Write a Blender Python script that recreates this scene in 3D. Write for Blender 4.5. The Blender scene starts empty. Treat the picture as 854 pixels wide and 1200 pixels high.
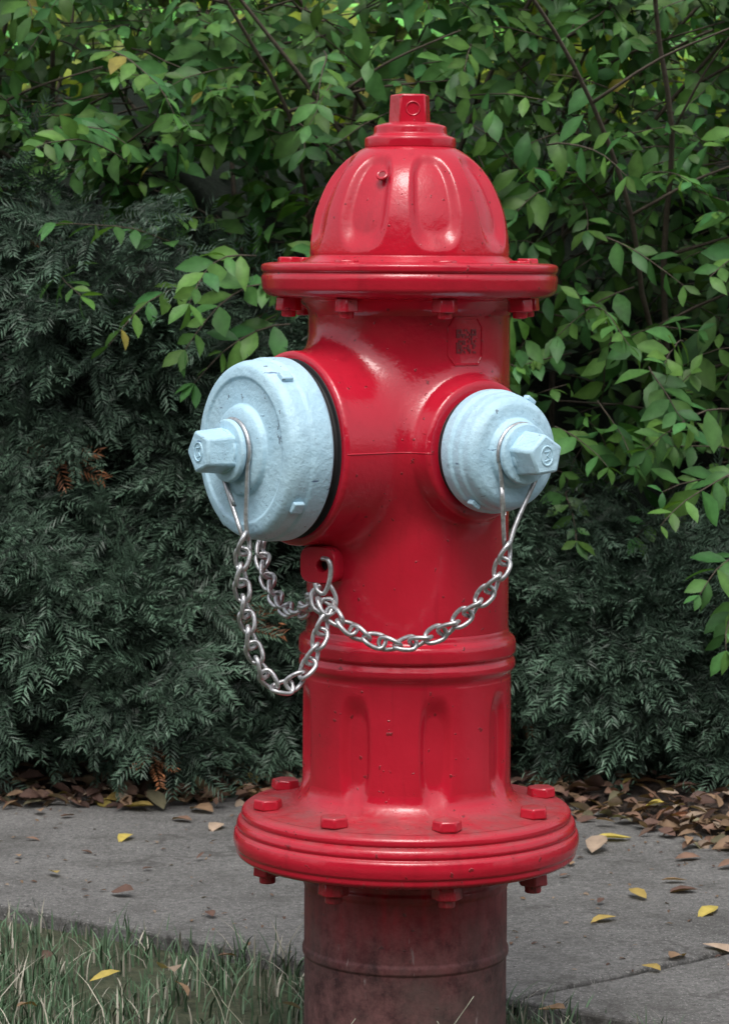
import bpy, math, numpy as np
from mathutils import Vector, Matrix
rng = np.random.default_rng(11)
scene = bpy.context.scene
CAMX, CAMY, CAMZ, FPX = -0.05, -3.25, 0.92, 3250.0

def W(px, py, Y):
    d = Y - CAMY
    return np.array([CAMX + (px-427)*d/FPX, Y, CAMZ + (315-py)*d/FPX])

# ------------------------------------------------------------------ helpers
def link(o, parent=None):
    scene.collection.objects.link(o)
    if parent: o.parent = parent
    return o
def empty(name, loc=(0,0,0)):
    e = bpy.data.objects.new(name, None); e.location = loc
    return link(e)
def mesh_np(name, V, groups, mat, smooth=True, parent=None, cols=None, sharp=None):
    me = bpy.data.meshes.new(name)
    V = np.asarray(V, dtype=np.float32)
    me.vertices.add(len(V)); me.vertices.foreach_set("co", V.ravel())
    loops = np.concatenate([g.ravel() for g in groups]).astype(np.int32)
    tot = np.concatenate([np.full(len(g), g.shape[1]) for g in groups]).astype(np.int32)
    starts = np.concatenate([[0], np.cumsum(tot)[:-1]]).astype(np.int32)
    me.loops.add(len(loops)); me.loops.foreach_set("vertex_index", loops)
    me.polygons.add(len(tot)); me.polygons.foreach_set("loop_start", starts)
    me.update(calc_edges=True); me.validate()
    me.polygons.foreach_set("use_smooth", np.full(len(me.polygons), smooth))
    if sharp is not None: me.set_sharp_from_angle(angle=math.radians(sharp))
    if cols is not None:
        ca = me.color_attributes.new("Col", 'FLOAT_COLOR', 'POINT')
        c = np.ones((len(V),4), dtype=np.float32); c[:,:3] = cols
        ca.data.foreach_set("color", c.ravel())
    me.materials.append(mat)
    return link(bpy.data.objects.new(name, me), parent)
class MB:
    def __init__(s): s.V=[]; s.F=[]; s.n=0
    def add(s, V, F):
        V=np.asarray(V,float); s.V.append(V); s.F += [tuple(i+s.n for i in f) for f in F]; s.n+=len(V)
    def obj(s, name, mat, parent=None, smooth=True, sharp=40, bevel=0):
        me=bpy.data.meshes.new(name)
        me.from_pydata(np.concatenate(s.V).tolist(), [], s.F); me.update()
        me.polygons.foreach_set("use_smooth", [smooth]*len(me.polygons))
        if smooth and sharp: me.set_sharp_from_angle(angle=math.radians(sharp))
        me.materials.append(mat)
        o=link(bpy.data.objects.new(name, me), parent)
        if bevel:
            m=o.modifiers.new("b",'BEVEL'); m.width=bevel; m.segments=2; m.limit_method='ANGLE'; m.angle_limit=math.radians(35)
        return o
def rounded(profile, rad=0.002, seg=4):
    P=[np.array(p[:2],float) for p in profile]; R=[(p[2] if len(p)>2 else rad) for p in profile]
    out=[P[0]]
    for i in range(1,len(P)-1):
        a,b,c=P[i-1],P[i],P[i+1]; la=np.linalg.norm(a-b); lc=np.linalg.norm(c-b)
        r=min(R[i], la*.48, lc*.48)
        if r<1e-5: out.append(b); continue
        s=b+(a-b)/la*r; e=b+(c-b)/lc*r
        for t in np.linspace(0,1,seg+1): out.append((1-t)**2*s+2*t*(1-t)*b+t*t*e)
    out.append(P[-1]); return np.array(out)
def lathe(profile, n=128, mod=None):
    P=np.asarray(profile,float); th=np.linspace(0,2*math.pi,n,endpoint=False)
    r=np.repeat(P[:,0][:,None],n,1); z=np.repeat(P[:,1][:,None],n,1); T=np.repeat(th[None],len(P),0)
    if mod is not None: r=mod(r,T,z)
    V=np.stack([r*np.sin(T), -r*np.cos(T), z],-1).reshape(-1,3)
    F=[]
    for i in range(len(P)-1):
        for j in range(n):
            k=(j+1)%n; F.append((i*n+j, i*n+k, (i+1)*n+k, (i+1)*n+j))
    return V,F
def frames(P, closed=False):
    P=np.asarray(P,float)
    T=(np.roll(P,-1,0)-np.roll(P,1,0)) if closed else np.gradient(P,axis=0)
    T/= np.linalg.norm(T,axis=1)[:,None]
    up=np.array([0,0,1.]) if abs(T[0][2])<.9 else np.array([1.,0,0])
    N=[]; n=np.cross(T[0],up); n/=np.linalg.norm(n)
    for t in T:
        n=n-t*n.dot(t); n/=np.linalg.norm(n); N.append(n)
    N=np.array(N); return T,N,np.cross(T,N)
def tube(P, rad, ns=8, closed=False):
    P=np.asarray(P,float); T,N,B=frames(P,closed); n=len(P)
    rad=np.broadcast_to(rad,(n,)); a=np.linspace(0,2*math.pi,ns,endpoint=False)
    V=(P[:,None]+rad[:,None,None]*(np.cos(a)[None,:,None]*N[:,None]+np.sin(a)[None,:,None]*B[:,None])).reshape(-1,3)
    F=[]
    for i in range(n if closed else n-1):
        i2=(i+1)%n
        for j in range(ns):
            k=(j+1)%ns; F.append((i*ns+j,i*ns+k,i2*ns+k,i2*ns+j))
    if not closed:
        F.append(tuple(range(ns))[::-1]); F.append(tuple((n-1)*ns+j for j in range(ns)))
    return V,F
def spline(P, n=60):
    P=np.asarray(P,float); Q=np.vstack([2*P[0]-P[1],P,2*P[-1]-P[-2]]); out=[]
    m=len(P)-1; k=max(2,n//m)
    for i in range(m):
        p0,p1,p2,p3=Q[i:i+4]
        for t in np.linspace(0,1,k,endpoint=False):
            out.append(.5*((2*p1)+(-p0+p2)*t+(2*p0-5*p1+4*p2-p3)*t*t+(-p0+3*p1-3*p2+p3)*t**3))
    out.append(P[-1]); return np.array(out)
def prism(n, r, z0, z1, taper=1.0, rot=0.0, c=(0,0)):
    V=[];
    for z,s in ((z0,1.),(z1,taper)):
        for i in range(n):
            a=rot+2*math.pi*(i+.5)/n; V.append((c[0]+r*s*math.sin(a), c[1]-r*s*math.cos(a), z))
    F=[tuple(range(n))[::-1], tuple(range(n,2*n))]
    for i in range(n):
        k=(i+1)%n; F.append((i,k,n+k,n+i))
    return np.array(V),F
def smooth01(a,b,x):
    t=np.clip((x-a)/(b-a),0,1); return t*t*(3-2*t)

# ------------------------------------------------------------------ materials
def mat_new(name):
    m=bpy.data.materials.new(name); m.use_nodes=True; nt=m.node_tree
    for n in list(nt.nodes): nt.nodes.remove(n)
    out=nt.nodes.new('ShaderNodeOutputMaterial'); b=nt.nodes.new('ShaderNodeBsdfPrincipled')
    nt.links.new(b.outputs[0], out.inputs[0]); return m,nt,b,out
def noise(nt, scale, detail=4, rough=.55, vec=None):
    n=nt.nodes.new('ShaderNodeTexNoise'); n.inputs['Scale'].default_value=scale; n.inputs['Detail'].default_value=detail
    n.inputs['Roughness'].default_value=rough
    if vec is not None: nt.links.new(vec,n.inputs['Vector'])
    return n.outputs['Fac']
def ramp(nt, fac, stops):
    r=nt.nodes.new('ShaderNodeValToRGB'); e=r.color_ramp.elements
    while len(e)<len(stops): e.new(.5)
    for i,(p,c) in enumerate(stops):
        e[i].position=p; e[i].color=(*c,1) if hasattr(c,'__len__') else (c,c,c,1)
    nt.links.new(fac,r.inputs[0]); return r.outputs[0]
def mix(nt, fac, a, b, mode='MIX'):
    m=nt.nodes.new('ShaderNodeMix'); m.data_type='RGBA'; m.blend_type=mode
    for s,v in ((0,fac),(6,a),(7,b)):
        if hasattr(v,'links') : nt.links.new(v,m.inputs[s])
        else: m.inputs[s].default_value = v if s==0 else (*v,1)
    return m.outputs[2]
def math_(nt, op, a, b=0.0):
    m=nt.nodes.new('ShaderNodeMath'); m.operation=op
    for i,v in enumerate((a,b)):
        if hasattr(v,'links'): nt.links.new(v,m.inputs[i])
        else: m.inputs[i].default_value=v
    return m.outputs[0]
def bump(nt, h, strength, dist, prev=None):
    b=nt.nodes.new('ShaderNodeBump'); b.inputs['Strength'].default_value=strength; b.inputs['Distance'].default_value=dist
    nt.links.new(h,b.inputs['Height'])
    if prev is not None: nt.links.new(prev,b.inputs['Normal'])
    return b.outputs[0]
def objco(nt):
    g=nt.nodes.new('ShaderNodeNewGeometry'); return g.outputs['Position'], g
def mapped(nt,pos,scale,rot=(0,0,0)):
    mp=nt.nodes.new('ShaderNodeMapping'); mp.inputs['Scale'].default_value=scale; mp.inputs['Rotation'].default_value=rot
    nt.links.new(pos,mp.inputs[0]); return mp.outputs[0]

def red_paint():
    m,nt,b,o=mat_new("red_paint"); pos,g=objco(nt)
    sep=nt.nodes.new('ShaderNodeSeparateXYZ'); nt.links.new(pos,sep.inputs[0]); z=sep.outputs[2]
    sn=nt.nodes.new('ShaderNodeSeparateXYZ'); nt.links.new(g.outputs['Normal'],sn.inputs[0]); up=sn.outputs[2]
    big=noise(nt,9,5,.6,pos); fine=noise(nt,60,4,.6,pos)
    col=mix(nt, ramp(nt,big,[(.3,0.),(.75,1.)]), (.43,.008,.024), (.54,.015,.037))
    dust=math_(nt,'MULTIPLY', ramp(nt,up,[(.55,0.),(.95,1.)]), ramp(nt,noise(nt,24,8,.75,pos),[(.34,.15),(.64,.85)]))
    lowz=ramp(nt,math_(nt,'MULTIPLY',z,2.),[(.60,1.),(.72,0.)])
    dust=math_(nt,'MULTIPLY',dust,math_(nt,'ADD',math_(nt,'MULTIPLY',lowz,.85),.10))
    col=mix(nt,dust,col,(.22,.075,.075))
    chips=ramp(nt,noise(nt,115,2,.5,pos),[(.70,0.),(.725,.75)])
    col=mix(nt,chips,col,(.12,.015,.015))
    st=ramp(nt,noise(nt,1.0,4,.6,mapped(nt,pos,(60,60,5))),[(.56,0.),(.74,.38)]); col=mix(nt,st,col,(.25,.008,.018))
    # worn darker patches
    wp=ramp(nt,noise(nt,5.5,8,.72,pos),[(.56,0.),(.72,.45)]); col=mix(nt,wp,col,(.27,.010,.020))
    # splash dirt near ground
    zz=math_(nt,'ADD',z,math_(nt,'MULTIPLY',math_(nt,'SUBTRACT',noise(nt,11,7,.7,pos),.5),.12))
    zz=math_(nt,'ADD',zz,math_(nt,'MULTIPLY',math_(nt,'SUBTRACT',noise(nt,1.0,5,.65,mapped(nt,pos,(45,45,3))),.5),.12))
    d=ramp(nt,math_(nt,'MULTIPLY',zz,4.),[(.42,1.),(.62,.86),(.80,.58),(.95,0.)])
    dirtc=mix(nt,ramp(nt,noise(nt,42,7,.8,pos),[(.38,0.),(.62,1.)]),(.028,.013,.013),(.150,.070,.066))
    dirtc=mix(nt,ramp(nt,noise(nt,7,5,.7,pos),[(.46,0.),(.62,.65)]),dirtc,(.070,.064,.054))
    col=mix(nt,math_(nt,'MULTIPLY',d,.96),col,dirtc)
    sc=math_(nt,'MULTIPLY',ramp(nt,noise(nt,1.3,3,.5,mapped(nt,pos,(70,70,14),(.5,.3,0))),[(.70,0.),(.73,.7)]),d); col=mix(nt,sc,col,(.27,.20,.19))
    nt.links.new(col,b.inputs['Base Color'])
    r=math_(nt,'ADD',math_(nt,'MULTIPLY',fine,.18),.08)
    r=math_(nt,'ADD',r,math_(nt,'MULTIPLY',wp,.25))
    r=math_(nt,'ADD',r,math_(nt,'MULTIPLY',d,.6)); r=math_(nt,'ADD',r,math_(nt,'MULTIPLY',dust,.55))
    nt.links.new(r,b.inputs['Roughness'])
    n1=bump(nt,noise(nt,28,3,.5,pos),.22,.004); n2=bump(nt,noise(nt,190,3,.6,pos),.24,.0012,n1)
    n3=bump(nt,chips,.5,.0012,n2)
    nt.links.new(n3,b.inputs['Normal']); b.inputs['Specular IOR Level'].default_value=.55
    return m
def blue_paint():
    m,nt,b,o=mat_new("pale_blue_paint"); pos,g=objco(nt)
    big=noise(nt,12,5,.6,pos)
    col=mix(nt,ramp(nt,big,[(.3,0.),(.7,1.)]),(.40,.625,.765),(.50,.72,.83))
    grime=ramp(nt,noise(nt,30,8,.75,pos),[(.51,0.),(.75,.6)]); col=mix(nt,grime,col,(.25,.38,.48))
    chips=ramp(nt,noise(nt,65,4,.68,pos),[(.665,0.),(.69,.85)]); col=mix(nt,chips,col,(.12,.16,.21))
    sc=ramp(nt,noise(nt,1.4,4,.6,mapped(nt,pos,(22,22,120),(.4,.5,.3))),[(.69,0.),(.715,.85)])
    col=mix(nt,sc,col,(.05,.10,.22))
    nt.links.new(col,b.inputs['Base Color'])
    nt.links.new(math_(nt,'ADD',math_(nt,'MULTIPLY',big,.25),.36),b.inputs['Roughness'])
    n1=bump(nt,noise(nt,110,5,.65,pos),.65,.0028); n2=bump(nt,noise(nt,30,2,.5,pos),.4,.004,n1)
    nt.links.new(n2,b.inputs['Normal']); return m
def simple(name,col,rough,metal=0,ns=60,var=.3,bs=.2,bd=.001):
    m,nt,b,o=mat_new(name); pos,g=objco(nt)
    c=mix(nt,ramp(nt,noise(nt,ns,5,.6,pos),[(.3,0.),(.7,1.)]),tuple(x*(1-var) for x in col),tuple(min(1,x*(1+var)) for x in col))
    nt.links.new(c,b.inputs['Base Color']); b.inputs['Roughness'].default_value=rough; b.inputs['Metallic'].default_value=metal
    nt.links.new(bump(nt,noise(nt,ns*3,3,.6,pos),bs,bd),b.inputs['Normal']); return m
def leafmat(name, rough=.42, trans=.25, spec=.4):
    m,nt,b,o=mat_new(name); a=nt.nodes.new('ShaderNodeAttribute'); a.attribute_name="Col"
    if trans==0:
        nt.links.new(a.outputs['Color'],b.inputs['Base Color']); b.inputs['Roughness'].default_value=rough; b.inputs['Specular IOR Level'].default_value=spec
        return m
    pos,g=objco(nt)
    c=mix(nt,ramp(nt,noise(nt,60,3,.6,pos),[(.3,0.),(.7,1.)]),(.78,.78,.78),(1.15,1.15,1.15))
    col=mix(nt,1.0,a.outputs['Color'],c,'MULTIPLY')
    nt.links.new(col,b.inputs['Base Color']); b.inputs['Roughness'].default_value=rough; b.inputs['Specular IOR Level'].default_value=spec
    t=nt.nodes.new('ShaderNodeBsdfTranslucent'); nt.links.new(mix(nt,1.0,col,(1.6,1.7,.6),'MULTIPLY'),t.inputs[0])
    ms=nt.nodes.new('ShaderNodeMixShader'); ms.inputs[0].default_value=trans
    nt.links.new(b.outputs[0],ms.inputs[1]); nt.links.new(t.outputs[0],ms.inputs[2]); nt.links.new(ms.outputs[0],o.inputs[0])
    return m
RED=red_paint(); BLUE=blue_paint()
STEEL=simple("galvanized_chain",(.50,.50,.51),.38,.8,160,.35,.35,.0007)
BLACK=simple("black_gap",(.012,.011,.012),.6)  # black stands in for shade in the cap gaps and lug hole
DARKRED=simple("dark_red_mark",(.20,.012,.018),.5)
LEAF=leafmat("shrub_leaf",.45,.22,.25); YEW=leafmat("yew_needle",.42,0,.35); DRY=leafmat("dry_leaf",.6,.12,.3); GRASS=leafmat("grass_blade",.5,0,.25)
BARK=simple("bark",(.075,.058,.042),.85,0,90,.4,.6,.003)
DARKCORE=simple("core_shade",(.010,.018,.010),.9,0,40,.5,.5,.01)  # near-black colour stands in for shade deep inside the foliage
FARLEAF=simple("far_foliage",(.10,.15,.025),.9,0,7,.8,.8,.05)
SKYBLOCKLEAF=simple("sky_block_foliage",(.035,.06,.02),.9,0,4,.6,.8,.05)  # dark green of the added trees that block the low sky

# ------------------------------------------------------------------ hydrant
hyd=empty("fire_hydrant")
ZC=.715; AZL=math.radians(-55); AZR=math.radians(37)
dL=np.array([math.sin(AZL),-math.cos(AZL),0]); dR=np.array([math.sin(AZR),-math.cos(AZR),0]); dB=-dR
def smin(a,b,k):
    h=np.maximum(k-np.abs(a-b),0)/k; return np.minimum(a,b)-h*h*k*.25
def hub(p,d,R,L,e=.005):
    t=p[...,0]*d[0]+p[...,1]*d[1]; s=-p[...,0]*d[1]+p[...,1]*d[0]; rad=np.hypot(s,p[...,2]-ZC)
    q1=rad-(R-e); q2=np.abs(t-L/2)-(L/2-e)
    return np.hypot(np.maximum(q1,0),np.maximum(q2,0))+np.minimum(np.maximum(q1,q2),0)-e
def body(p):
    rb=np.hypot(p[...,0],p[...,1])-.118
    f=smin(rb,hub(p,dL,.111,.165),.034)
    f=smin(f,hub(p,dR,.070,.128),.038); f=smin(f,hub(p,dB,.070,.128),.038)
    f=smin(f,hub(p,dR,.079,.137,.004)+np.maximum(0,.118-(p[...,0]*dR[0]+p[...,1]*dR[1]))*.9,.012)
    return f
def surface_nets(f,lo,hi,h):
    ax=[np.arange(lo[i],hi[i]+h,h) for i in range(3)]
    G=np.stack(np.meshgrid(*ax,indexing='ij'),-1); Fv=f(G); ins=Fv<0
    n=[len(a) for a in ax]
    c=np.zeros((n[0]-1,n[1]-1,n[2]-1),int)
    for i in (0,1):
        for j in (0,1):
            for k in (0,1): c+=ins[i:n[0]-1+i,j:n[1]-1+j,k:n[2]-1+k]
    act=(c>0)&(c<8); idx=-np.ones(act.shape,int); idx[act]=np.arange(act.sum())
    I=np.argwhere(act); V=np.array(lo)+(I+.5)*h
    for _ in range(6):
        f0=f(V); g=np.stack([(f(V+e)-f(V-e)) for e in np.eye(3)*1e-4],-1)/2e-4
        st=(f0/np.maximum((g**2).sum(1),.2))[:,None]*g; V=V-np.clip(st,-h*.6,h*.6)
    Q=[]
    for a in range(3):
        b,cx=(a+1)%3,(a+2)%3
        s0=[slice(None)]*3; s1=[slice(None)]*3; s0[a]=slice(0,-1); s1[a]=slice(1,None)
        A,B=ins[tuple(s0)],ins[tuple(s1)]
        for sgn in (0,1):
            E=np.argwhere((A&~B) if sgn==0 else (~A&B))
            E=E[(E[:,b]>0)&(E[:,cx]>0)&(E[:,b]<n[b]-1)&(E[:,cx]<n[cx]-1)]
            def cell(db,dc):
                q=E.copy(); q[:,b]-=db; q[:,cx]-=dc; return idx[q[:,0],q[:,1],q[:,2]]
            q=np.stack([cell(1,1),cell(0,1),cell(0,0),cell(1,0)],1)
            if sgn: q=q[:,::-1]
            Q.append(q[(q>=0).all(1)])
    return V,np.concatenate(Q)
V,Q=surface_nets(body,(-.195,-.19,.478),(.19,.19,.905),.0027)
mesh_np("main_body",V,[Q],RED,True,hyd)
def surf_r(th,z):
    r=.30; d=np.array([math.sin(th),-math.cos(th),0])
    for _ in range(60):
        f=float(body(d*r+np.array([0,0,z]))); r-=f*.8
        if abs(f)<1e-5: break
    return r
def SP(th,z,off=0): r=surf_r(th,z)+off; return np.array([r*math.sin(th),-r*math.cos(th),z])
mb=MB(); mb.add(*tube([SP(math.radians(a),ZC-.001,-.0006) for a in np.linspace(-21,10,40)],.0011,8)); mb.obj("casting_seam",RED,hyd)

# bonnet (dome)
FL=[math.radians(15+45*k) for k in range(8)]
def flute(T, half, v, e0=.62, e1=1.02, pw=2.6):
    d=np.full(T.shape,9.)
    for a in FL:
        x=np.abs((T-a+math.pi)%(2*math.pi)-math.pi)/half; d=np.minimum(d,x)
    s=(d**pw+np.abs(v)**pw)**(1/pw)
    return (1-smooth01(e0,e1,s))*(1-.12*np.clip(s,0,1)**2)
ctrl=[(.116,.930),(.1165,.940),(.1150,.960),(.1115,.982),(.1055,1.000),(.0975,1.018),(.087,1.034),(.0745,1.047),(.0610,1.057),(.0525,1.0615)]
dome=spline([(a,0,b) for a,b in ctrl],110)[:,[0,2]]
prof=np.vstack([rounded([(.126,.9275),(.122,.930,.002),(.1165,.934,.003),(.116,.9352)]),dome[9:]])
al=np.concatenate([[0],np.cumsum(np.hypot(*np.diff(dome,axis=0).T))]); 
def dmod(r,T,z):
    s=np.interp(z,dome[:,1],al); s0=.008; s1=al[-1]-.014
    v=(s-(s0+s1)/2)/((s1-s0)/2)
    return r-.0105*flute(T,math.radians(17),v,.62,1.0,3.2)*(z>.934)*np.clip(r/.09,.5,1)
mb=MB(); mb.add(*lathe(prof,440,dmod))
mb.add(*lathe(rounded([(.0520,1.060),(.0535,1.062,.001),(.0535,1.073,.003),(.043,1.077,.002),(.0425,1.087,.003),(.028,1.091,.004),(.020,1.092),(.001,1.092)]),96))
mb.obj("bonnet",RED,hyd,sharp=60)
mb=MB(); mb.add(*prism(5,.0265,1.088,1.124,.93,math.radians(7))); mb.obj("operating_nut",RED,hyd,sharp=30,bevel=.002)
a=math.radians(7)
cc=np.array([math.sin(a),-math.cos(a),0])*.0208; tt=np.array([math.cos(a),math.sin(a),0])
mb=MB(); mb.add(*tube([cc+np.array([0,0,1.107])+.008*(math.cos(q)*tt+math.sin(q)*np.array([0,0,1])) for q in np.linspace(0,2*math.pi,16,endpoint=False)],.0010,6,True))
mb.obj("operating_nut_mark",RED,hyd)
th=math.radians(-21); n_=np.array([math.sin(th)*.8,-math.cos(th)*.8,.6]); p0=np.array([math.sin(th)*.0925,-math.cos(th)*.0925,1.027])
T1=np.array([math.cos(th),math.sin(th),0]); T2=np.cross(n_,T1)
mb=MB(); mb.add(*tube([p0+.0055*(math.cos(q)*T1+math.sin(q)*T2) for q in np.linspace(0,2*math.pi,20,endpoint=False)],.0018,8,True)); mb.obj("oil_plug_rim",RED,hyd)
mb=MB(); mb.add(*tube([p0-n_*.006,p0+n_*.0006],.0042,12)); mb.obj("oil_plug",DARKRED,hyd)

def hexbolt(mb,az,r,z0,z1,R,rot=0,nn=6):
    c=(r*math.sin(az),-r*math.cos(az)); mb.add(*prism(nn,R,z0,z1,.93,rot,c))
mb=MB()
mb.add(*lathe(rounded([(.100,.9285),(.128,.9275,.001),(.160,.927,.002),(.1655,.9265,.002),(.1735,.9245,.003),(.1735,.917,.002),(.1705,.9145,.0015),(.1725,.912,.0015),(.1735,.908,.003),(.172,.895,.003),(.165,.888,.004),(.150,.886,.002),(.132,.885,.006),(.1195,.872,.01),(.117,.863)]),200))
mb.obj("upper_flange",RED,hyd,sharp=60)
mb=MB(); mt=MB()
for k,az in enumerate(FL):
    front=abs((az+math.pi)%(2*math.pi)-math.pi)<1.2
    hexbolt(mb,az,.145,.925,.9298 if front else .9330,.0145,k*.3)
    hexbolt(mt,az,.145,.871,.8865,.0155,k*.5+.2)
    x,y=.145*math.sin(az),-.145*math.cos(az)
    V_,F_=lathe(rounded([(.0085,.877),(.0085,.864,.002),(.0001,.863)]),16); V_=V_+np.array([x,y,0]); mt.add(V_,F_)
mb.obj("upper_bolt_heads",RED,hyd,sharp=30,bevel=.0015); mt.obj("upper_bolt_nuts",RED,hyd,sharp=30,bevel=.0015)

pr=rounded([(.110,.512),(.1185,.502,.003),(.1195,.495,.002),(.1255,.491,.003),(.127,.486,.002),(.127,.474,.003),(.1235,.471,.0015),(.1245,.468,.0015),(.1265,.464,.002),(.1265,.457,.003),(.1215,.452,.003),(.1212,.446,.002)])
rows=[(.1215,z) for i,z in enumerate(np.linspace(.445,.325,80))]
tail=rounded([(.1215,.323),(.1235,.312,.01),(.136,.2985,.012),(.160,.2955,.01),(.182,.2935)],seg=6)
def bmod(r,T,z):
    v=(z-.373)/.067
    return r-.0085*flute(T,math.radians(10),v,.55,1.0,3.2)*((z<.445)&(z>.302))
zz=np.vstack([pr,rows,tail])
mb=MB(); mb.add(*lathe(zz,480,bmod)); mb.obj("lower_barrel",RED,hyd,sharp=60)
mb=MB()
mb.add(*lathe(rounded([(.178,.2938),(.1875,.2925,.003),(.1925,.288,.003),(.1925,.2825,.0015),(.1905,.2805,.001),(.1965,.278,.003),(.1985,.271,.002),(.1965,.2675,.0015),(.2005,.265,.003),(.2022,.256,.004),(.2005,.2475,.003),(.1985,.245,.001),(.1985,.239,.003),(.192,.2345,.003),(.150,.2335,.004),(.122,.232,.005),(.1185,.224,.004),(.1185,.212,.002),(.1202,.209,.002),(.1202,.203,.002),(.1185,.200,.002),(.1185,.132,.0015),(.1205,.129,.002),(.1205,.122,.002),(.1180,.119,.0015),(.1180,-.06)]),220))
mb.obj("base_flange_and_standpipe",RED,hyd,sharp=60)
mb=MB(); mt=MB()
for k,az in enumerate(FL):
    hexbolt(mb,az,.166,.2945,.3065,.0178,k*.37+.1)
    hexbolt(mt,az,.166,.218,.2340,.0182,k*.6)
    x,y=.166*math.sin(az),-.166*math.cos(az)
    V_,F_=lathe(rounded([(.0095,.220),(.0095,.209,.002),(.0001,.208)]),16); mt.add(V_+np.array([x,y,0]),F_)
mb.obj("base_bolt_heads",RED,hyd,sharp=30,bevel=.002); mt.obj("base_bolt_nuts",RED,hyd,sharp=30,bevel=.002)

lth=math.radians(32.5); lz=.838
mb=MB(); mk=MB()
def lp(u,v,off): return SP(lth+u/.12, lz+v, off)
oc=[(.0235*x,.0265*y) for x,y in ((1,-.6),(1,.6),(.66,1),(-.66,1),(-1,.6),(-1,-.6),(-.66,-1),(.66,-1))]
pts=[]
for i in range(8):
    a_,b_=oc[i],oc[(i+1)%8]
    for t in np.linspace(0,1,6,endpoint=False): pts.append(lp(a_[0]+(b_[0]-a_[0])*t,a_[1]+(b_[1]-a_[1])*t,.0001))
mb.add(*tube(pts,.0016,6,True)); mb.obj("label_rim",RED,hyd)
r2=np.random.default_rng(3)
g=11; s=.0025
for i in range(g):
    for j in range(g):
        fin=(i<3 and j<3) or (i<3 and j>g-4) or (i>g-4 and j>g-4)
        if (fin and not (i in(1,g-2) and j in(1,g-2))) or (not fin and r2.random()<.5):
            u=(i-g/2+.5)*s; v=(j-g/2+.5)*s; h=s*.46
            q=[lp(u-h,v-h,.0009),lp(u+h,v-h,.0009),lp(u+h,v+h,.0009),lp(u-h,v+h,.0009)]+[lp(u-h,v-h,-.001),lp(u+h,v-h,-.001),lp(u+h,v+h,-.001),lp(u-h,v+h,-.001)]
            mk.add(q,[(0,1,2,3),(0,4,5,1),(1,5,6,2),(2,6,7,3),(3,7,4,0)])
mk.obj("label_code",DARKRED,hyd,smooth=False)

def orient(o,d,L):
    z=Vector(d.tolist()); x=Vector((0,0,1)).cross(z).normalized(); y=z.cross(x)
    M=Matrix((x,y,z)).transposed().to_4x4(); M.translation=Vector((d*L+np.array([0,0,ZC])).tolist()); o.matrix_local=M
def cap(name,d,L,R,nutrot):
    e=bpy.data.objects.new(name,None); link(e,hyd); orient(e,d,L)
    big=R>.09
    if big:
        P=rounded([(R*.80,-.002),(R*.975,0,.001),(R,.003,.002),(R,.026,.002),(R*.975,.0295,.001),(R*.972,.043,.002),(R*.93,.0535,.008),(R*.80,.056,.003),(R*.77,.0535,.002),(R*.50,.0545,.002),(R*.475,.0615,.003),(R*.40,.064,.003),(R*.30,.065,.002),(.026,.0665,.001),(.0245,.070,.001),(.0245,.082),(.001,.082)])
        nz0,nz1,nr=.074,.113,.0285
    else:
        P=rounded([(R*.80,-.002),(R*.97,0,.001),(R,.003,.002),(R,.016,.002),(R*.955,.019,.001),(R*.955,.030,.002),(R*.915,.033,.002),(R*.90,.043,.004),(R*.78,.049,.003),(R*.56,.050,.002),(R*.53,.0565,.003),(R*.42,.058,.002),(.0245,.058,.001),(.023,.062,.001),(.023,.074),(.001,.074)])
        nz0,nz1,nr=.064,.102,.0275
    mb=MB(); mb.add(*lathe(P,160)); mb.obj("cap_shell",BLUE,e,sharp=50)
    mb=MB(); V_,F_=lathe(rounded([(.020,nz0-.004),(nr*1.22,nz0-.003,.002),(nr*1.26,nz0,.0015),(nr*1.22,nz0+.004,.002),(.015,nz0+.005)]),64); mb.add(V_,F_)
    mb.obj("cap_collar",BLUE,e,sharp=50)
    mb=MB(); mb.add(*prism(5,nr,nz0,nz1,.88,nutrot)); mb.obj("cap_nut",BLUE,e,sharp=30,bevel=.003)
    mb=MB(); q=np.linspace(0,2*math.pi,20,endpoint=False)
    mb.add(*tube([(.0085*math.cos(a),.0105*math.sin(a),nz1) for a in q],.0012,6,True)); mb.add(*tube([(-.004,.004,nz1),(.004,.005,nz1),(.0,.0,nz1),(.004,-.004,nz1),(-.003,-.006,nz1)],.001,6)); mb.obj("cap_nut_mark",BLUE,e)
    mb=MB()
    for i in range(4 if big else 2):
        a=math.radians(-35+ (90 if big else 180)*i)
        c=np.array([math.sin(a),-math.cos(a),0])*R*.985; t=np.array([math.cos(a),math.sin(a),0]); nn=c/np.linalg.norm(c)
        z0,z1=(.030,.044) if big else (.020,.029); w=.007
        q=[]
        for off in (-.002,.0040):
            for zz_,ww in ((z0,-w),(z0,w),(z1,w),(z1,-w)): q.append(c+nn*off+t*ww+np.array([0,0,zz_]))
        mb.add(q,[(0,1,2,3),(4,7,6,5),(0,4,5,1),(1,5,6,2),(2,6,7,3),(3,7,4,0)])
    mb.obj("cap_lugs",BLUE,e,sharp=30,bevel=.0015)
    mb=MB(); mb.add(*lathe(rounded([(R*.85,-.014),(R*.985,-.014,.001),(R*.985,-.009,.001),(R*.93,-.008,.001),(R*.93,.0005)]),96)); mb.obj("nozzle_gap_shade",BLACK,e,sharp=40)  # black ring paints the shaded gap behind the cap
    return e
cap("pumper_cap",dL,.175,.104,math.radians(20))
cap("hose_cap",dR,.146,.0700,math.radians(5))
cap("hose_cap_rear",dB,.146,.0700,math.radians(5))

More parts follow.
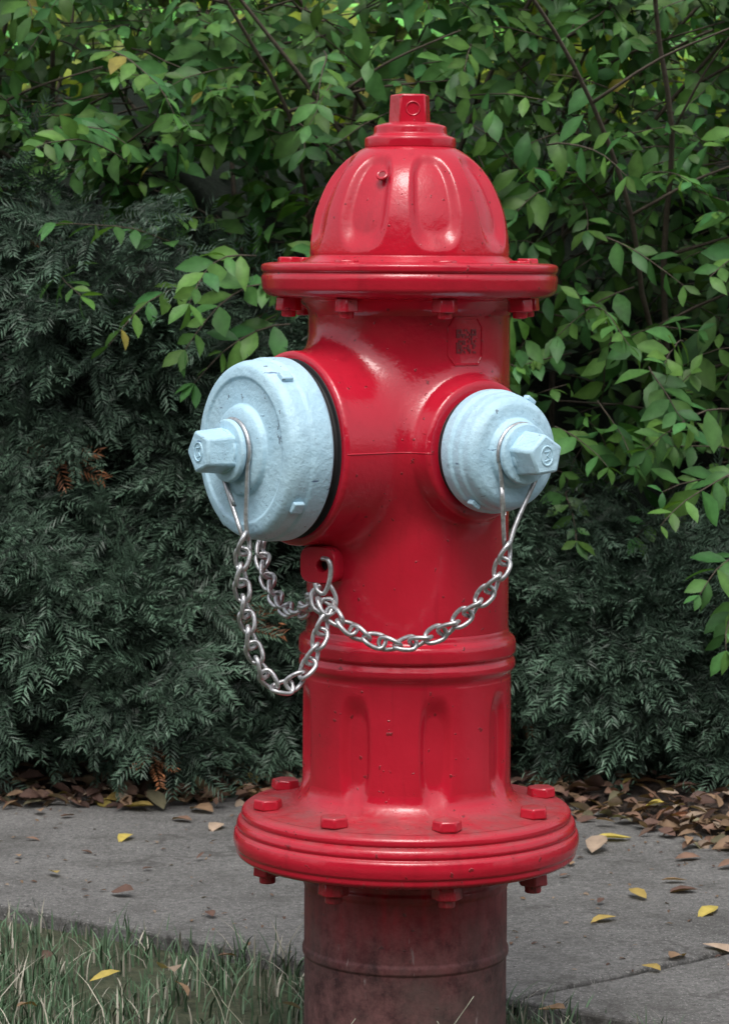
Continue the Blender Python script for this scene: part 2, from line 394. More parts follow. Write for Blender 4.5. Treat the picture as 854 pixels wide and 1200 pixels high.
def loop(d,L,conv,r=.031,t=.0027):
    c=d*L+np.array([0,0,ZC]); s=np.array([-d[1],d[0],0])
    pts=[]
    for a in np.radians(np.linspace(-25,205,18)):
        pts.append(c+r*(math.cos(a)*s+math.sin(a)*np.array([0,0,1])))
    conv=np.array(conv); A,B=pts[0],pts[-1]
    P=[conv+np.array([0.002,0,-.004])]+[conv*(1-q)+A*q for q in (.25,.6)]+pts+[conv*(1-q)+B*q for q in (.4,.75)]+[conv+np.array([-.002,0,-.004])]
    return tube(spline(P,110),t,8)
def link_mesh(mb,c,T,Nn,Lh=.0125,Wh=.0085,wr=.0027):
    B=np.cross(T,Nn); q=np.linspace(0,2*math.pi,20,endpoint=False)
    co,si=np.cos(q),np.sin(q)
    x=np.sign(co)*np.abs(co)**.85*Lh; y=np.sign(si)*np.abs(si)**.75*Wh; tw=.0025*np.sin(2*q)
    P=c+x[:,None]*T+y[:,None]*Nn+tw[:,None]*B
    mb.add(*tube(P,wr,7,True))
def chain(pts,name,pitch=.0178):
    S=spline(pts,400); L=np.concatenate([[0],np.cumsum(np.linalg.norm(np.diff(S,axis=0),axis=1))])
    n=int(L[-1]/pitch); mb=MB(); r=np.random.default_rng(5)
    for i in range(n+1):
        l=min(i*pitch,L[-1]-1e-4); c=np.array([np.interp(l,L,S[:,k]) for k in range(3)])
        c2=np.array([np.interp(min(l+.004,L[-1]),L,S[:,k]) for k in range(3)])-np.array([np.interp(max(l-.004,0),L,S[:,k]) for k in range(3)])
        T=c2/np.linalg.norm(c2); ref=np.array([.25,-1,.1]); n0=np.cross(T,ref); n0/=np.linalg.norm(n0); b0=np.cross(T,n0)
        a=math.radians((32 if i%2 else -50)+r.uniform(-12,12)); Nn=n0*math.cos(a)+b0*math.sin(a)
        link_mesh(mb,c,T,Nn)
    return mb.obj(name,STEEL,hyd,sharp=0)
mb=MB()
cA=W(287,630,-.160); cB=W(592,640,-.175); cC=W(306,640,.10)
mb.add(*loop(dL,.243,cA,.035)); mb.add(*loop(dR,.204,cB,.033)); mb.add(*loop(dB,.204,cC,.033))
chain([W(286,638,-.160),W(282,672,-.158),W(287,715,-.155),W(300,770,-.152),W(325,806,-.148),W(353,793,-.142),W(370,762,-.138),W(380,727,-.130),W(383,708,-.122)],"pumper_cap_chain")
chain([W(592,648,-.176),W(583,674,-.178),W(563,702,-.176),W(530,732,-.170),W(493,750,-.162),W(458,755,-.156),W(421,743,-.148),W(393,724,-.136),W(375,704,-.122)],"hose_cap_chain")
chain([W(306,646,.10),W(311,672,.07),W(324,702,.03),W(343,718,-.02),W(359,712,-.065),W(370,696,-.100)],"rear_cap_chain")
mb.add(*tube(spline([W(377,655,-.112),W(384,657,-.120),W(387,668,-.122),W(385,684,-.122),W(379,696,-.120),W(371,692,-.118),W(369,684,-.116)],40),.0029,8))
mb.add(*tube(spline([W(385,684,-.120),W(393,700,-.122),W(391,716,-.124),W(379,720,-.124),W(367,712,-.120),W(365,696,-.116),W(375,686,-.116)],50),.0028,8))
mb.obj("chain_hooks",STEEL,hyd,sharp=0)
c0=W(374,662,-.098); a=math.radians(-25); ux=np.array([math.cos(a),math.sin(a),0]); nz=np.array([math.sin(a),-math.cos(a),0]); uz=np.array([0,0,1.])
q=np.linspace(0,2*math.pi,48,endpoint=False)
def se(co,p): return np.sign(co)*np.abs(co)**p
outer=lambda s:(se(np.cos(q),.55)*.0225*s, se(np.sin(q),.55)*.0215*s)
hx,hz=.006+.0065*np.cos(q), -.001+.0065*np.sin(q)
rings=[]
for (X,Z,o_) in ((hx,hz,-.008),(hx,hz,.0055),(hx*1.0+.0012*np.cos(q),hz+.0012*np.sin(q),.007),(*outer(.93),.007),(*outer(1.0),.004),(*outer(1.0),-.030)):
    rings.append(c0+X[:,None]*ux+Z[:,None]*uz+o_*nz)
V_=np.concatenate(rings); F_=[]
for i in range(5):
    for j in range(48):
        k=(j+1)%48; F_.append((i*48+j,i*48+k,(i+1)*48+k,(i+1)*48+j))
mb=MB(); mb.add(V_,F_); mb.obj("chain_lug",RED,hyd,sharp=50)
mb=MB(); mb.add([c0-.007*nz+x*.0076*ux+z*.0076*uz+.006*ux for x,z in ((-1,-1),(1,-1),(1,1),(-1,1))],[(0,1,2,3)]); mb.obj("lug_hole_shade",BLACK,hyd)  # black plate paints the shade inside the lug hole
hyd.rotation_euler=(0,math.radians(.35),0); hyd.location=(-.003,0,0)

# ------------------------------------------------------------------ foliage tools
LV=np.array([[0,0,0],[-.30,.22,.06],[0,.22,0],[.30,.22,.06],[-.5,.5,.10],[0,.5,.0],[.5,.5,.10],[-.34,.76,.05],[0,.76,-.03],[.34,.76,.05],[0,1.0,-.10]],float)
LT=np.array([[0,2,1],[0,3,2],[7,8,10],[8,9,10]]); LQ=np.array([[1,2,5,4],[2,3,6,5],[4,5,8,7],[5,6,9,8]])
def norm(a): return a/np.maximum(np.linalg.norm(a,axis=-1,keepdims=True),1e-9)
def leaves(pos,dr,nr,ln,wd,col,curl=None,fold=1.0,tmpl=LV,T=LT,Q=LQ):
    n=len(pos); y=norm(dr); x=norm(np.cross(y,nr)); z=np.cross(x,y)
    c=np.ones(n) if curl is None else curl
    tx=tmpl[None,:,0]*wd[:,None]; ty=tmpl[None,:,1]*ln[:,None]
    tz=tmpl[None,:,2]*wd[:,None]*fold - (c[:,None]*.22)*(tmpl[None,:,1]**2)*ln[:,None]
    V=pos[:,None]+tx[...,None]*x[:,None]+ty[...,None]*y[:,None]+tz[...,None]*z[:,None]
    k=len(tmpl); off=(np.arange(n)*k)[:,None,None]
    g=[]
    if T is not None: g.append((T[None]+off).reshape(-1,3))
    if Q is not None: g.append((Q[None]+off).reshape(-1,4))
    C=np.repeat(col[:,None],k,1)
    if k==11: C=C.copy(); C[:,[2,5,8]]*=1.25
    return V.reshape(-1,3),g,C.reshape(-1,3)
def twigs_mesh(segs,name,mat,parent):
    Vs=[];Qs=[];o=0
    for P,r0,r1 in segs:
        V_,F_=tube(P,np.linspace(r0,r1,len(P)),4); Vs.append(V_); Qs.append(np.array([f for f in F_])+o); o+=len(V_)
    return mesh_np(name,np.concatenate(Vs),[np.concatenate(Qs)],mat,True,parent)

# ---------- leafy shrub
shrub=empty("leafy_shrub")
def zb(x): return np.interp(x,[-2,-.75,-.45,-.2,.05,.25,.5,.8,2],[1.04,1.08,.98,.82,.66,.56,.50,.48,.5])
pos=[];dr=[];nr=[];ln=[];col=[];segs=[]
def spray(s,d,L,nn,size,bright,droop=.5):
    d=d/np.linalg.norm(d); P=[s.copy()]; dd=d.copy(); step=L/nn
    for i in range(nn):
        dd=dd+np.array([0,0,-droop*.16])+rng.normal(0,.08,3); dd/=np.linalg.norm(dd); P.append(P[-1]+dd*step)
    P=np.array(P); segs.append((P,.0018,.0008))
    face=np.array([rng.normal(0,.5),-.62+rng.normal(0,.45),.72+rng.normal(0,.4)]); face/=np.linalg.norm(face)
    base=np.array([.050,.120,.030])*bright
    for i in range(1,nn+1):
        t=P[i]-P[i-1]; t/=np.linalg.norm(t); side=np.cross(t,face); side/=np.linalg.norm(side)+1e-9
        s_=size*(.65+.35*math.sin(math.pi*min(1,i/nn+.15)))*rng.uniform(.7,1.25)
        for sg in ([1,-1] if i<nn else [1,-1,0]):
            if rng.random()<.10: continue
            w=rng.uniform(.7,1.3)
            dl=t*(1.0 if sg==0 else .75)+side*sg*w+np.array([0,0,-.35])+rng.normal(0,.25,3)
            pos.append(P[i]); dr.append(dl); nr.append(face+rng.normal(0,.42,3)); ln.append(s_*rng.uniform(.85,1.1))
            h=rng.uniform(-1,1); c=base*np.array([1+.28*h,1+.08*h,1-.15*h])*rng.uniform(.7,1.4)
            if rng.random()<.006: c=np.array([.30,.26,.06])*rng.uniform(.6,1)
            col.append(c)
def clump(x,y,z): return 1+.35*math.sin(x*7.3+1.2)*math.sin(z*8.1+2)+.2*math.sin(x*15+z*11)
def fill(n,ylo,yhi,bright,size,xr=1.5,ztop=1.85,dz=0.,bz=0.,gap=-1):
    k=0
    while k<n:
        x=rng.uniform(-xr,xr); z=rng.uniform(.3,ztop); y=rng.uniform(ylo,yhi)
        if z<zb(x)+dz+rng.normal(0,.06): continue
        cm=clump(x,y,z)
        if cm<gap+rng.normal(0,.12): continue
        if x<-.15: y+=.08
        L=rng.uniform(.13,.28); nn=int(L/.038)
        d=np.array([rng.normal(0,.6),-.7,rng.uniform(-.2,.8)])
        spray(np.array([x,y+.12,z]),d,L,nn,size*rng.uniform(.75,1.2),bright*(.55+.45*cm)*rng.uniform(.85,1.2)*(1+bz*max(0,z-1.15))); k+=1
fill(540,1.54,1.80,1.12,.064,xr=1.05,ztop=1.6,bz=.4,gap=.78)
fill(520,1.80,2.15,.75,.060,xr=1.3,ztop=1.7,bz=.6)  # deeper layers darker: inner shade put into the leaf colour
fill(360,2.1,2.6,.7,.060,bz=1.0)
fill(180,2.4,2.9,2.6,.06,dz=.35,bz=2.5)  # rear upper leaves brightened: backlight put into their colour
for px,py,Y,dx,dzz,L in ((60,330,1.55,.3,-.05,.24),(215,290,1.50,-.5,.02,.28),(250,330,1.50,-.6,-.25,.26),(330,330,1.5,-.7,-.2,.26),(150,190,1.5,-.5,.1,.3),
    (300,300,1.46,-.4,-.3,.25),(340,380,1.5,-.8,-.1,.22),(860,480,1.40,-.5,-.1,.22),(880,560,1.40,-.8,-.1,.2),(870,545,1.35,-.6,-.35,.22),(880,650,1.35,-.4,-.1,.18),(875,700,1.38,-.3,-.3,.18),
    (760,430,1.45,.1,-.3,.22),(700,470,1.5,.1,-.4,.2),(650,500,1.5,.3,-.35,.18),(800,400,1.45,-.2,-.3,.22),(640,170,1.42,.4,-.1,.26),(690,360,1.45,.2,-.2,.22),(120,60,1.45,.4,-.2,.28),(40,160,1.5,.4,0,.26),(380,60,1.45,.1,-.4,.24)):
    spray(W(px,py,Y+.08),np.array([dx,-.6,dzz+.25]),L,int(L/.036),.062,1.3,.7)
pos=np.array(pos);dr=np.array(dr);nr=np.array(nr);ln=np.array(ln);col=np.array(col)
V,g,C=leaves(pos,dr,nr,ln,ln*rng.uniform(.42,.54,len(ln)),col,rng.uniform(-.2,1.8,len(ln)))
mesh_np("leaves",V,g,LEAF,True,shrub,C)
for i in range(40):
    x0=rng.uniform(-1.3,1.4); y0=rng.uniform(2.0,2.5)
    P=[np.array([x0,y0,0.])]; d=np.array([rng.normal(0,.28),rng.normal(-.08,.10),1.])
    for s in range(8):
        d=d+np.array([rng.normal(0,.16),rng.normal(-.03,.08),-.03]); P.append(P[-1]+d/np.linalg.norm(d)*.25)
    segs.append((spline(P,24),.0085,.0025))
    for s in range(3,8):
        e=np.array([rng.normal(0,1),-.5,.5]); e/=np.linalg.norm(e); segs.append((spline([P[s],P[s]+e*.15,P[s]+e*.32+np.array([0,0,-.03])],6),.0035,.0015))
twigs_mesh(segs,"branches",BARK,shrub)
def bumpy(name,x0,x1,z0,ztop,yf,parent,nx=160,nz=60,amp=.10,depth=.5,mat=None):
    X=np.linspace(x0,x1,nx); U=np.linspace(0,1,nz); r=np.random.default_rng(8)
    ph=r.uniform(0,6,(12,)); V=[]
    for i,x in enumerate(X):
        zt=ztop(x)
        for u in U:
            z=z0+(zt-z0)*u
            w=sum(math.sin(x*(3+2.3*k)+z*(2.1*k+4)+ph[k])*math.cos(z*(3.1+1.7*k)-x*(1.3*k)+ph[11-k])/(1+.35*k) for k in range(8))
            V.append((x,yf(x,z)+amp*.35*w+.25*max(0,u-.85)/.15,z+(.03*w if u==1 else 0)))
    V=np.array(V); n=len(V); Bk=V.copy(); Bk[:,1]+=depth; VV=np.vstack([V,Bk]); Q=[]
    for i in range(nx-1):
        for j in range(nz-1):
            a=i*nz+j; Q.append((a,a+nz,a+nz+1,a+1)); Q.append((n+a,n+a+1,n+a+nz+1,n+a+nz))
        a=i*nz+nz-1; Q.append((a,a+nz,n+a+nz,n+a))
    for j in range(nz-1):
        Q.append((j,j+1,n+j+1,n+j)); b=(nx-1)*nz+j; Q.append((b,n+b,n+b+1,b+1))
    mesh_np(name,VV,[np.array(Q)],mat or DARKCORE,True,parent)
bumpy("dark_core",-1.7,1.7,.0,lambda x:1.27+.07*math.sin(x*9)+.05*math.sin(x*23),lambda x,z:2.45,shrub)  # dark backing sheet behind the leaves, painted as shaded interior

# ---------- yew hedge
yew=empty("yew_hedge")
def frond():
    b=[];d=[];l=[];r_=[]
    def shoot(p,ang,L,nl):
        n=int(L/.0056); dv=np.array([math.sin(ang),math.cos(ang),0])
        for i in range(n):
            t=i/n; q=p+dv*L*t+np.array([0,0,-.25*(L*t)**2/L])
            for sg in (-1,1):
                a=ang+sg*math.radians(rng.uniform(50,70)*(1-.35*t)); b.append(q); d.append([math.sin(a),math.cos(a),rng.normal(.10,.16)]); l.append(nl*(.75+.35*math.sin(math.pi*min(1,t*.8+.2)))*rng.uniform(.85,1.1)); r_.append(t)
        b.append(p+dv*L); d.append([dv[0],dv[1],0]); l.append(nl*.7); r_.append(1)
    L=rng.uniform(.11,.16); shoot(np.zeros(3),0,L,.022)
    for k,t in enumerate((.15,.38,.6)):
        if rng.random()<.85: shoot(np.array([0,L*t,0]),(1 if k%2 else -1)*math.radians(rng.uniform(35,55)),L*(.62-.42*t)*rng.uniform(.8,1.2),.019)
    return np.array(b),norm(np.array(d,float)),np.array(l),np.array(r_)
NTm=np.array([[0,0,0],[-.5,.35,0],[0,1,0],[.5,.35,0]],float); NQ=np.array([[0,3,2,1]])
temps=[frond() for _ in range(14)]
def ytop(x): return np.interp(x,[-2,-.72,-.5,-.35,-.15,.05,.2,.4,.6,2],[1.15,1.12,1.05,.96,.80,.62,.52,.50,.47,.5])
AP=[];AD=[];AN=[];AL=[];AC=[]
def yf(x,z): return 1.66+.06*math.sin(x*5+1)+.045*math.sin(z*9+x*7)+.035*math.sin(x*17-z*6)-.10*math.exp(-((z-.30)/.28)**2)+.12*max(0,.12-z)/.12
NF=2500
for i in range(NF):
    x=rng.uniform(-1.25,1.15) if i%3 else rng.uniform(-.78,.72)
    zt=float(ytop(x)); z=.065+(zt-.065)*rng.random()**.95
    dep=abs(rng.normal(0,.06)); y=yf(x,z)+dep+.03
    d=np.array([rng.normal(0,.50),-.62,rng.normal(-.05,.42)]); d/=np.linalg.norm(d)
    nrm=np.array([rng.normal(0,.35),-.75+rng.normal(0,.3),.7]); xx=np.cross(d,nrm); xx/=np.linalg.norm(xx); zz_=np.cross(xx,d)
    b,dd,l,rt=temps[i%14]; s=rng.uniform(.8,1.25); M=np.stack([xx,d,zz_])
    AP.append(np.array([x,y,z])+(b*s)@M); AD.append(dd@M); AN.append(np.repeat(zz_[None],len(b),0)+rng.normal(0,.2,(len(b),3))); AL.append(l*s)
    sh=max(.35,1-dep*5)  # deeper fronds darker: hedge shade put into the needle colour
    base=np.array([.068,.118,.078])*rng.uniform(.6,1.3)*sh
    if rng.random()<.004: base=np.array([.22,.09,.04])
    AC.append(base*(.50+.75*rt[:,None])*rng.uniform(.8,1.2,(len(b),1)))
AP=np.concatenate(AP);AD=np.concatenate(AD);AN=np.concatenate(AN);AL=np.concatenate(AL);AC=np.concatenate(AC)
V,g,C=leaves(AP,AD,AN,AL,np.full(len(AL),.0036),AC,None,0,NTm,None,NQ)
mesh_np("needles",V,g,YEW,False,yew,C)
bumpy("dark_core",-1.4,1.3,.06,lambda x:float(ytop(x))-.03,lambda x,z:yf(x,z)+.12,yew,amp=.05,depth=.35)  # dark backing body behind the fronds, painted as deep shade
segs=[]
for i in range(26):
    x0=rng.uniform(-1.3,1.2); segs.append((spline([(x0,1.85,-.02),(x0+rng.normal(0,.06),1.80,.12),(x0+rng.normal(0,.15),1.75,.3)],8),.014,.007))
twigs_mesh(segs,"stems",BARK,yew)

# ---------- distant foliage
bg=empty("background_trees")
n=4500; P=np.stack([rng.uniform(-5,5,n),rng.uniform(4.2,5.8,n),rng.uniform(0,3.2,n)],1)
cl=(np.array([.22,.28,.035])[None]*rng.uniform(.35,1.7,(n,1)))
V,g,C=leaves(P,rng.normal(0,1,(n,3))+[0,0,-.5],rng.normal(0,.5,(n,3))+[0,-.8,.6],rng.uniform(.10,.18,n),rng.uniform(.06,.10,n),cl)
mesh_np("foliage",V,g,LEAF,True,bg,C)
bumpy("dense_crown",-6.5,6.5,.0,lambda x:2.7+.3*math.sin(x*2.1)+.2*math.sin(x*5),lambda x,z:5.9,bg,nx=100,nz=30,amp=.6,depth=1.0,mat=FARLEAF)
twigs_mesh([(spline([(x,5.4,-.02),(x+.1,5.5,1.4),(x-.1,5.4,2.6)],10),.12,.04) for x in (-4.2,-1.6,1.1,3.7)],"trunks",BARK,bg)
# unseen tree row added behind the camera to block low sky reflections
st=empty("sky_block_trees")
bumpy("crowns",-16,16,.5,lambda x:4.6+.9*math.sin(x*.9)+.6*math.sin(x*2.3+1),lambda x,z:-12.5,st,nx=110,nz=30,amp=1.6,depth=2.0,mat=SKYBLOCKLEAF)
twigs_mesh([(spline([(x,-11.6,-.02),(x+.1,-11.5,1.6),(x-.1,-11.4,3.4)],10),.2,.1) for x in (-13,-8,-3,2,7,12)],"trunks",BARK,st)
n=3000; P=np.stack([rng.uniform(-16,16,n),rng.uniform(-12.6,-10.6,n),rng.uniform(.6,5.6,n)],1)
V,g,C=leaves(P,rng.normal(0,1,(n,3)),rng.normal(0,.6,(n,3))+[0,.6,.6],rng.uniform(.25,.5,n),rng.uniform(.2,.4,n),np.array([.04,.08,.02])[None]*rng.uniform(.5,1.6,(n,1)))
mesh_np("foliage",V,g,YEW,True,st,C)

# ------------------------------------------------------------------ ground
def ground_mat():
    m,nt,b,o=mat_new("soil"); pos,g=objco(nt)
    c=mix(nt,ramp(nt,noise(nt,18,8,.7,pos),[(.35,0.),(.65,1.)]),(.030,.022,.015),(.085,.062,.042))
    sep=nt.nodes.new('ShaderNodeSeparateXYZ'); nt.links.new(pos,sep.inputs[0])
    far=ramp(nt,math_(nt,'MULTIPLY',math_(nt,'ADD',sep.outputs[1],0.),.1),[(.28,0.),(.34,1.)])
    near=ramp(nt,math_(nt,'ADD',math_(nt,'MULTIPLY',sep.outputs[1],.1),.5),[(.60,1.),(.64,0.)])
    lawn=mix(nt,ramp(nt,noise(nt,45,6,.75,pos),[(.35,0.),(.65,1.)]),(.030,.045,.020),(.095,.10,.055))
    c=mix(nt,math_(nt,'MAXIMUM',far,near),c,lawn)
    nt.links.new(c,b.inputs['Base Color']); b.inputs['Roughness'].default_value=.95
    nt.links.new(bump(nt,noise(nt,60,8,.7,pos),.8,.02),b.inputs['Normal']); return m
MB1=MB(); MB1.add([(-150,-150,-.022),(150,-150,-.022),(150,150,-.022),(-150,150,-.022)],[(0,1,2,3)]); MB1.obj("ground",ground_mat(),smooth=False)
def concrete():
    m,nt,b,o=mat_new("concrete"); pos,g=objco(nt)
    c=mix(nt,ramp(nt,noise(nt,2.6,7,.7,pos),[(.32,0.),(.68,1.)]),(.118,.116,.113),(.205,.202,.197))
    g1=ramp(nt,noise(nt,95,4,.75,pos),[(.36,.0),(.66,1.)]); c=mix(nt,1.0,c,mix(nt,g1,(.62,.62,.62),(1.27,1.26,1.24)),'MULTIPLY')
    sp=ramp(nt,noise(nt,260,2,.5,pos),[(.60,0.),(.68,.8)]); c=mix(nt,sp,c,(.38,.37,.35))
    sp2=ramp(nt,noise(nt,170,2,.5,mapped(nt,pos,(1,1,1),(0,0,1))),[(.63,0.),(.69,.8)]); c=mix(nt,sp2,c,(.045,.043,.04))
    st=ramp(nt,noise(nt,7,8,.78,pos),[(.47,0.),(.72,.8)]); c=mix(nt,st,c,(.066,.064,.059))
    ck=ramp(nt,noise(nt,2.2,5,.6,pos),[(.488,0.),(.497,.55),(.503,.55),(.512,0.)]); ck=math_(nt,'MULTIPLY',ck,ramp(nt,noise(nt,3.1,2,.5,mapped(nt,pos,(1,1,1),(0,0,2))),[(.52,0.),(.58,1.)])); c=mix(nt,ck,c,(.055,.052,.048))
    nt.links.new(c,b.inputs['Base Color']); b.inputs['Roughness'].default_value=.9; b.inputs['Specular IOR Level'].default_value=.3
    n1=bump(nt,noise(nt,150,6,.75,pos),.9,.004); nt.links.new(bump(nt,noise(nt,14,4,.6,pos),.4,.01,n1),b.inputs['Normal']); return m
CON=concrete()
sw=empty("sidewalk")
def slab(name,poly,h=.10):
    mb=MB(); n=len(poly); V_=[(x,y,0) for x,y in poly]+[(x,y,-h) for x,y in poly]
    mb.add(V_,[tuple(range(n))]+[(n+i,n+(i+1)%n,(i+1)%n,i) for i in range(n)])
    mb.obj(name,CON,sw,smooth=False,bevel=.004)
def near(x): return (.28-.584*x)/.811
jd=np.array([.305,.2405]); jd/=np.linalg.norm(jd); j0=np.array([.10,.2185])
tt_=(.28-.584*j0[0]-.811*j0[1])/(.584*jd[0]+.811*jd[1]); J1=j0+jd*tt_
jp=np.array([-jd[1],jd[0]]); J2=j0+jd*1.30
ts=np.linspace(0,1,46); rj=np.random.default_rng(2)
ea=[tuple(J1+(J2-J1)*t+jp*(.0065+rj.uniform(-.001,.0045))) for t in ts]
eb=[tuple(J1+(J2-J1)*t-jp*(.0065+rj.uniform(-.001,.0045))) for t in ts]
slab("slab_a",ea+[(.92,1.30),(.4,2.05),(-2.0,2.05),(-2.15,near(-2.15))])
slab("slab_b",[eb[0],(3.2,near(3.2)),(4.0,near(3.2)+1.0)]+eb[::-1][:-1])
mb=MB(); q=[J1+jp*.014,J1-jp*.014,J2-jp*.014,J2+jp*.014]; mb.add([(a_[0],a_[1],-.010) for a_ in q],[(0,1,2,3)]); mb.obj("joint_dirt",simple("joint_dirt",(.014,.012,.010),.95),sw)

# ---------- dry leaves
leafcols=np.array([[.36,.26,.08],[.46,.36,.09],[.28,.18,.11],[.20,.12,.085],[.36,.27,.20],[.12,.07,.055],[.27,.14,.09],[.20,.18,.11]])
def dry(P,sz,cols,name,flat=.35,cw=(-1.2,1.8)):
    n=len(P); a=rng.uniform(0,2*math.pi,n); d=np.stack([np.cos(a),np.sin(a),rng.normal(0,flat*.5,n)],1)
    nr=np.stack([rng.normal(0,flat,n),rng.normal(0,flat,n),np.ones(n)],1)
    V,g,C=leaves(P,d,nr,sz,sz*rng.uniform(.36,.65,n),cols,rng.uniform(*cw,n),1.8)
    return mesh_np(name,V,g,DRY,True,None,C)
def bank():
    xs=np.linspace(-2,2,120); us=np.linspace(0,1,26); V=[]
    r=np.random.default_rng(4); ph=r.uniform(0,6,6)
    for x in xs:
        f=float(np.interp(x,[-2,-.7,-.2,.22,.32,.45,.62,.9,1.3,2],[1.58,1.58,1.58,1.57,1.48,1.32,1.12,.92,.75,.5]))+.02*math.sin(x*19+ph[0])+.012*math.sin(x*53+ph[1])+.008*math.sin(x*117)
        for u in us:
            y=f+(2.9-f)*u**1.6
            V.append((x,y,-.003+.035*(1-math.exp(-(y-f)*7))+.004*math.sin(x*41+y*33+ph[2])*min(1,(y-f)*12)+.003*math.sin(x*87-y*61)*min(1,(y-f)*12)))
    Q=[(i*26+j,(i+1)*26+j,(i+1)*26+j+1,i*26+j+1) for i in range(119) for j in range(25)]
    m,nt,b,o=mat_new("leaf_mould"); pos,g=objco(nt)
    c=ramp(nt,noise(nt,38,8,.75,pos),[(.35,(.014,.010,.008)),(.52,(.045,.030,.022)),(.70,(.13,.09,.065))])
    nt.links.new(c,b.inputs['Base Color']); b.inputs['Roughness'].default_value=.95
    nt.links.new(bump(nt,noise(nt,70,7,.75,pos),1.,.015),b.inputs['Normal'])
    mesh_np("soil_bank",np.array(V),[np.array(Q)],m,True)
bank()
n=2200; X=rng.uniform(-1.3,1.3,n)
front=np.interp(X,[-1.3,-.7,-.2,.22,.32,.45,.62,.9,1.3],[1.47,1.47,1.49,1.48,1.38,1.18,.96,.78,.6])
Y=front+np.abs(rng.normal(0,1,n))*np.where(X>.28,.22,.13)
keep=(X>.2)|(rng.random(n)<.85); X=X[keep];Y=Y[keep];front=front[keep];n=len(X)
Z=.006+(.030*(1-np.exp(-np.clip(Y-front-.08,0,9)*7)))+rng.random(n)*.014
cl=leafcols[rng.choice(8,n,p=[.02,.012,.18,.26,.16,.26,.068,.04])]*rng.uniform(.45,1.05,(n,1))
dry(np.stack([X,Y,Z],1),rng.uniform(.020,.050,n),cl,"leaf_litter",.5)
spots=[(155,981,1,.045),(140,948,0,.07),(192,952,7,.075),(60,1024,0,.04),(130,1049,5,.04),(250,1078,5,.03),(740,985,1,.06),(693,1003,4,.07),(757,1057,0,.05),(722,1078,0,.045),(822,1110,4,.065),(751,1135,0,.035),(785,1127,2,.04),(841,1066,1,.06),(818,1046,5,.05),(630,1187,2,.05),(700,1062,5,.02),(655,1030,3,.02),(30,985,3,.025),(230,1010,5,.02),(95,1000,5,.02),(300,1015,3,.02),(668,1012,2,.03),(805,1035,2,.04),(840,1020,3,.045),(790,1010,3,.05),(250,955,2,.06),(15,935,3,.06),(100,940,2,.05),(45,952,2,.04),(70,960,5,.03),(225,965,3,.045),(260,968,4,.05),(180,1020,5,.02),(20,1005,2,.02)]
P=[];cs=[];sz=[]
for x,y,c,s in spots:
    d=CAMZ*FPX/(y-315); P.append([CAMX+(x-427)*d/FPX,CAMY+d,.005]); cs.append(leafcols[c]*rng.uniform(.9,1.1)); sz.append(s)
dry(np.array(P),np.array(sz),np.array(cs),"fallen_leaves",.16,(-1.2,.4))
n=760; X=rng.uniform(-1.3,1.2,n); Y=rng.uniform(.3,1.55,n); ok=(.584*X+.811*Y>.30); X=X[ok];Y=Y[ok];n=len(X)
dry(np.stack([X,Y,np.full(n,.002)],1),rng.uniform(.003,.013,n),leafcols[rng.choice([2,3,4,5],n)]*.6,"leaf_crumbs",.2)

# ---------- grass
n=38000; X=rng.uniform(-1.4,1.2,n); Y=rng.uniform(-.8,1.35,n)
dist=.584*X+.811*Y; ok=(dist<.285+rng.normal(0,.014,n))&(np.hypot(X,Y)>.122)
ok&=(np.sin(X*14+Y*9)+np.sin(X*31-Y*23)+rng.normal(0,.9,n)>-1.1)
X=X[ok];Y=Y[ok];dist=dist[ok]; n=len(X)
H=rng.uniform(.02,.07,n)*(.75+.35*np.sin(X*9+Y*4)+.25*np.sin(X*27-Y*13)); H=np.where(rng.random(n)<.05,H*1.9,H); H=np.clip(H,.012,.13)
H*=np.where((X>.02)&(Y>-.3),.6,1.)
az=rng.uniform(0,2*math.pi,n); lean=np.abs(rng.normal(.6,.6,n)); w=rng.uniform(.0009,.0019,n)
d=np.stack([np.cos(az),np.sin(az)],1); side=np.stack([-d[:,1],d[:,0],np.zeros(n)],1)
base=np.stack([X,Y,np.full(n,-.022)],1); Vg=[]
for t,wf in ((0,1.),(.4,.9),(.75,.6),(1.,0.)):
    c=base+np.stack([d[:,0]*lean*H*t*t,d[:,1]*lean*H*t*t,(H+.014)*(t-.18*np.minimum(lean,2)*t*t)],1)
    if wf: Vg+= [c-side*(w*wf)[:,None], c+side*(w*wf)[:,None]]
    else: Vg.append(c)
Vg=np.stack(Vg,1); o_=(np.arange(n)*7)[:,None,None]
q_=np.array([[0,1,3,2],[2,3,5,4]]); t_=np.array([[4,5,6]])
gc=np.where(rng.random(n)[:,None]<.22,np.array([[.33,.31,.25]]),np.array([[.085,.145,.080]]))*rng.uniform(.55,1.4,(n,1))
mesh_np("lawn_grass",Vg.reshape(-1,3),[(q_[None]+o_).reshape(-1,4),(t_[None]+o_).reshape(-1,3)],GRASS,True,None,np.repeat(gc,7,0))
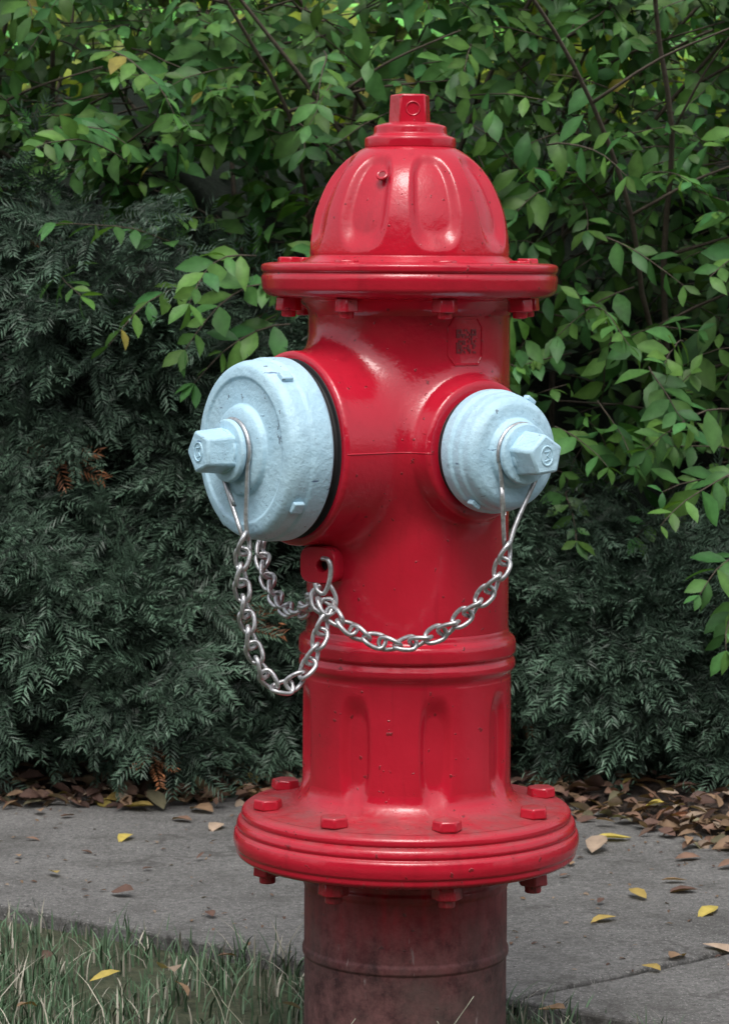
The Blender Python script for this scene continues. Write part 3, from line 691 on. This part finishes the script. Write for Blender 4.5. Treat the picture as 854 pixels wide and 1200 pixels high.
# a few tall stray blades at the foot of the hydrant
segs=[]
for x,y,hx_,h in ((-.16,-.13,-.05,.10),(-.10,-.17,.04,.09),(.02,-.19,.05,.12),(.06,-.18,-.03,.09),(-.20,-.05,-.05,.13),(-.22,.02,.04,.11),(-.05,-.20,.06,.075),(.15,-.12,.03,.08)):
    segs.append((spline([(x,y,-.02),(x+hx_*.3,y,h*.5),(x+hx_,y-.01,h)],10),.0011,.0004))
twigs_mesh(segs,"grass_stalks",simple("straw",(.36,.36,.27),.6),None)
P=[];cs=[];sz=[]
for x,y,c,s in ((190,1135,4,.06),(105,1150,1,.045),(60,1115,5,.03),(205,1150,2,.04),(255,1120,3,.03),(330,1175,4,.03),(20,1180,2,.03)):
    d=(CAMZ-.015)*FPX/(y-315); P.append([CAMX+(x-427)*d/FPX,CAMY+d,.015]); cs.append(leafcols[c]*.85); sz.append(s)
dry(np.array(P),np.array(sz),np.array(cs),"lawn_leaves",.4)

# ------------------------------------------------------------------ light
sd=np.array([-.05,-.62,1.15]); sd/=np.linalg.norm(sd)
elev=math.asin(sd[2]); rot=math.atan2(sd[0],sd[1])
w=bpy.data.worlds.new("World"); scene.world=w; w.use_nodes=True; nt=w.node_tree
bgn=nt.nodes['Background']; sk=nt.nodes.new('ShaderNodeTexSky'); sk.sky_type='NISHITA'; sk.sun_disc=False; sk.sun_elevation=elev; sk.sun_rotation=rot
sk.dust_density=4; sk.air_density=1.0
hs=nt.nodes.new('ShaderNodeHueSaturation'); hs.inputs['Saturation'].default_value=.30; hs.inputs['Value'].default_value=1.55
nt.links.new(sk.outputs[0],hs.inputs['Color']); nt.links.new(hs.outputs[0],bgn.inputs[0]); bgn.inputs[1].default_value=.15
sl=bpy.data.lights.new("sun",'SUN'); sl.energy=1.25; sl.angle=math.radians(24); sl.color=(1,.97,.92)
so=link(bpy.data.objects.new("sun",sl)); so.rotation_euler=Vector(sd.tolist()).to_track_quat('Z','Y').to_euler()
# ------------------------------------------------------------------ camera
cam=bpy.data.cameras.new("camera"); co=link(bpy.data.objects.new("camera",cam)); co.location=(CAMX,CAMY,CAMZ); co.rotation_euler=(math.pi/2,0,0)
cam.sensor_fit='VERTICAL'; cam.sensor_height=36; cam.sensor_width=25.6; cam.lens=FPX*36/1200; cam.shift_y=-285/1200
cam.clip_end=500; cam.dof.use_dof=True; cam.dof.focus_distance=3.15; cam.dof.aperture_fstop=20
scene.camera=co
scene.view_settings.view_transform='Standard'; scene.view_settings.look='None'; scene.view_settings.exposure=0
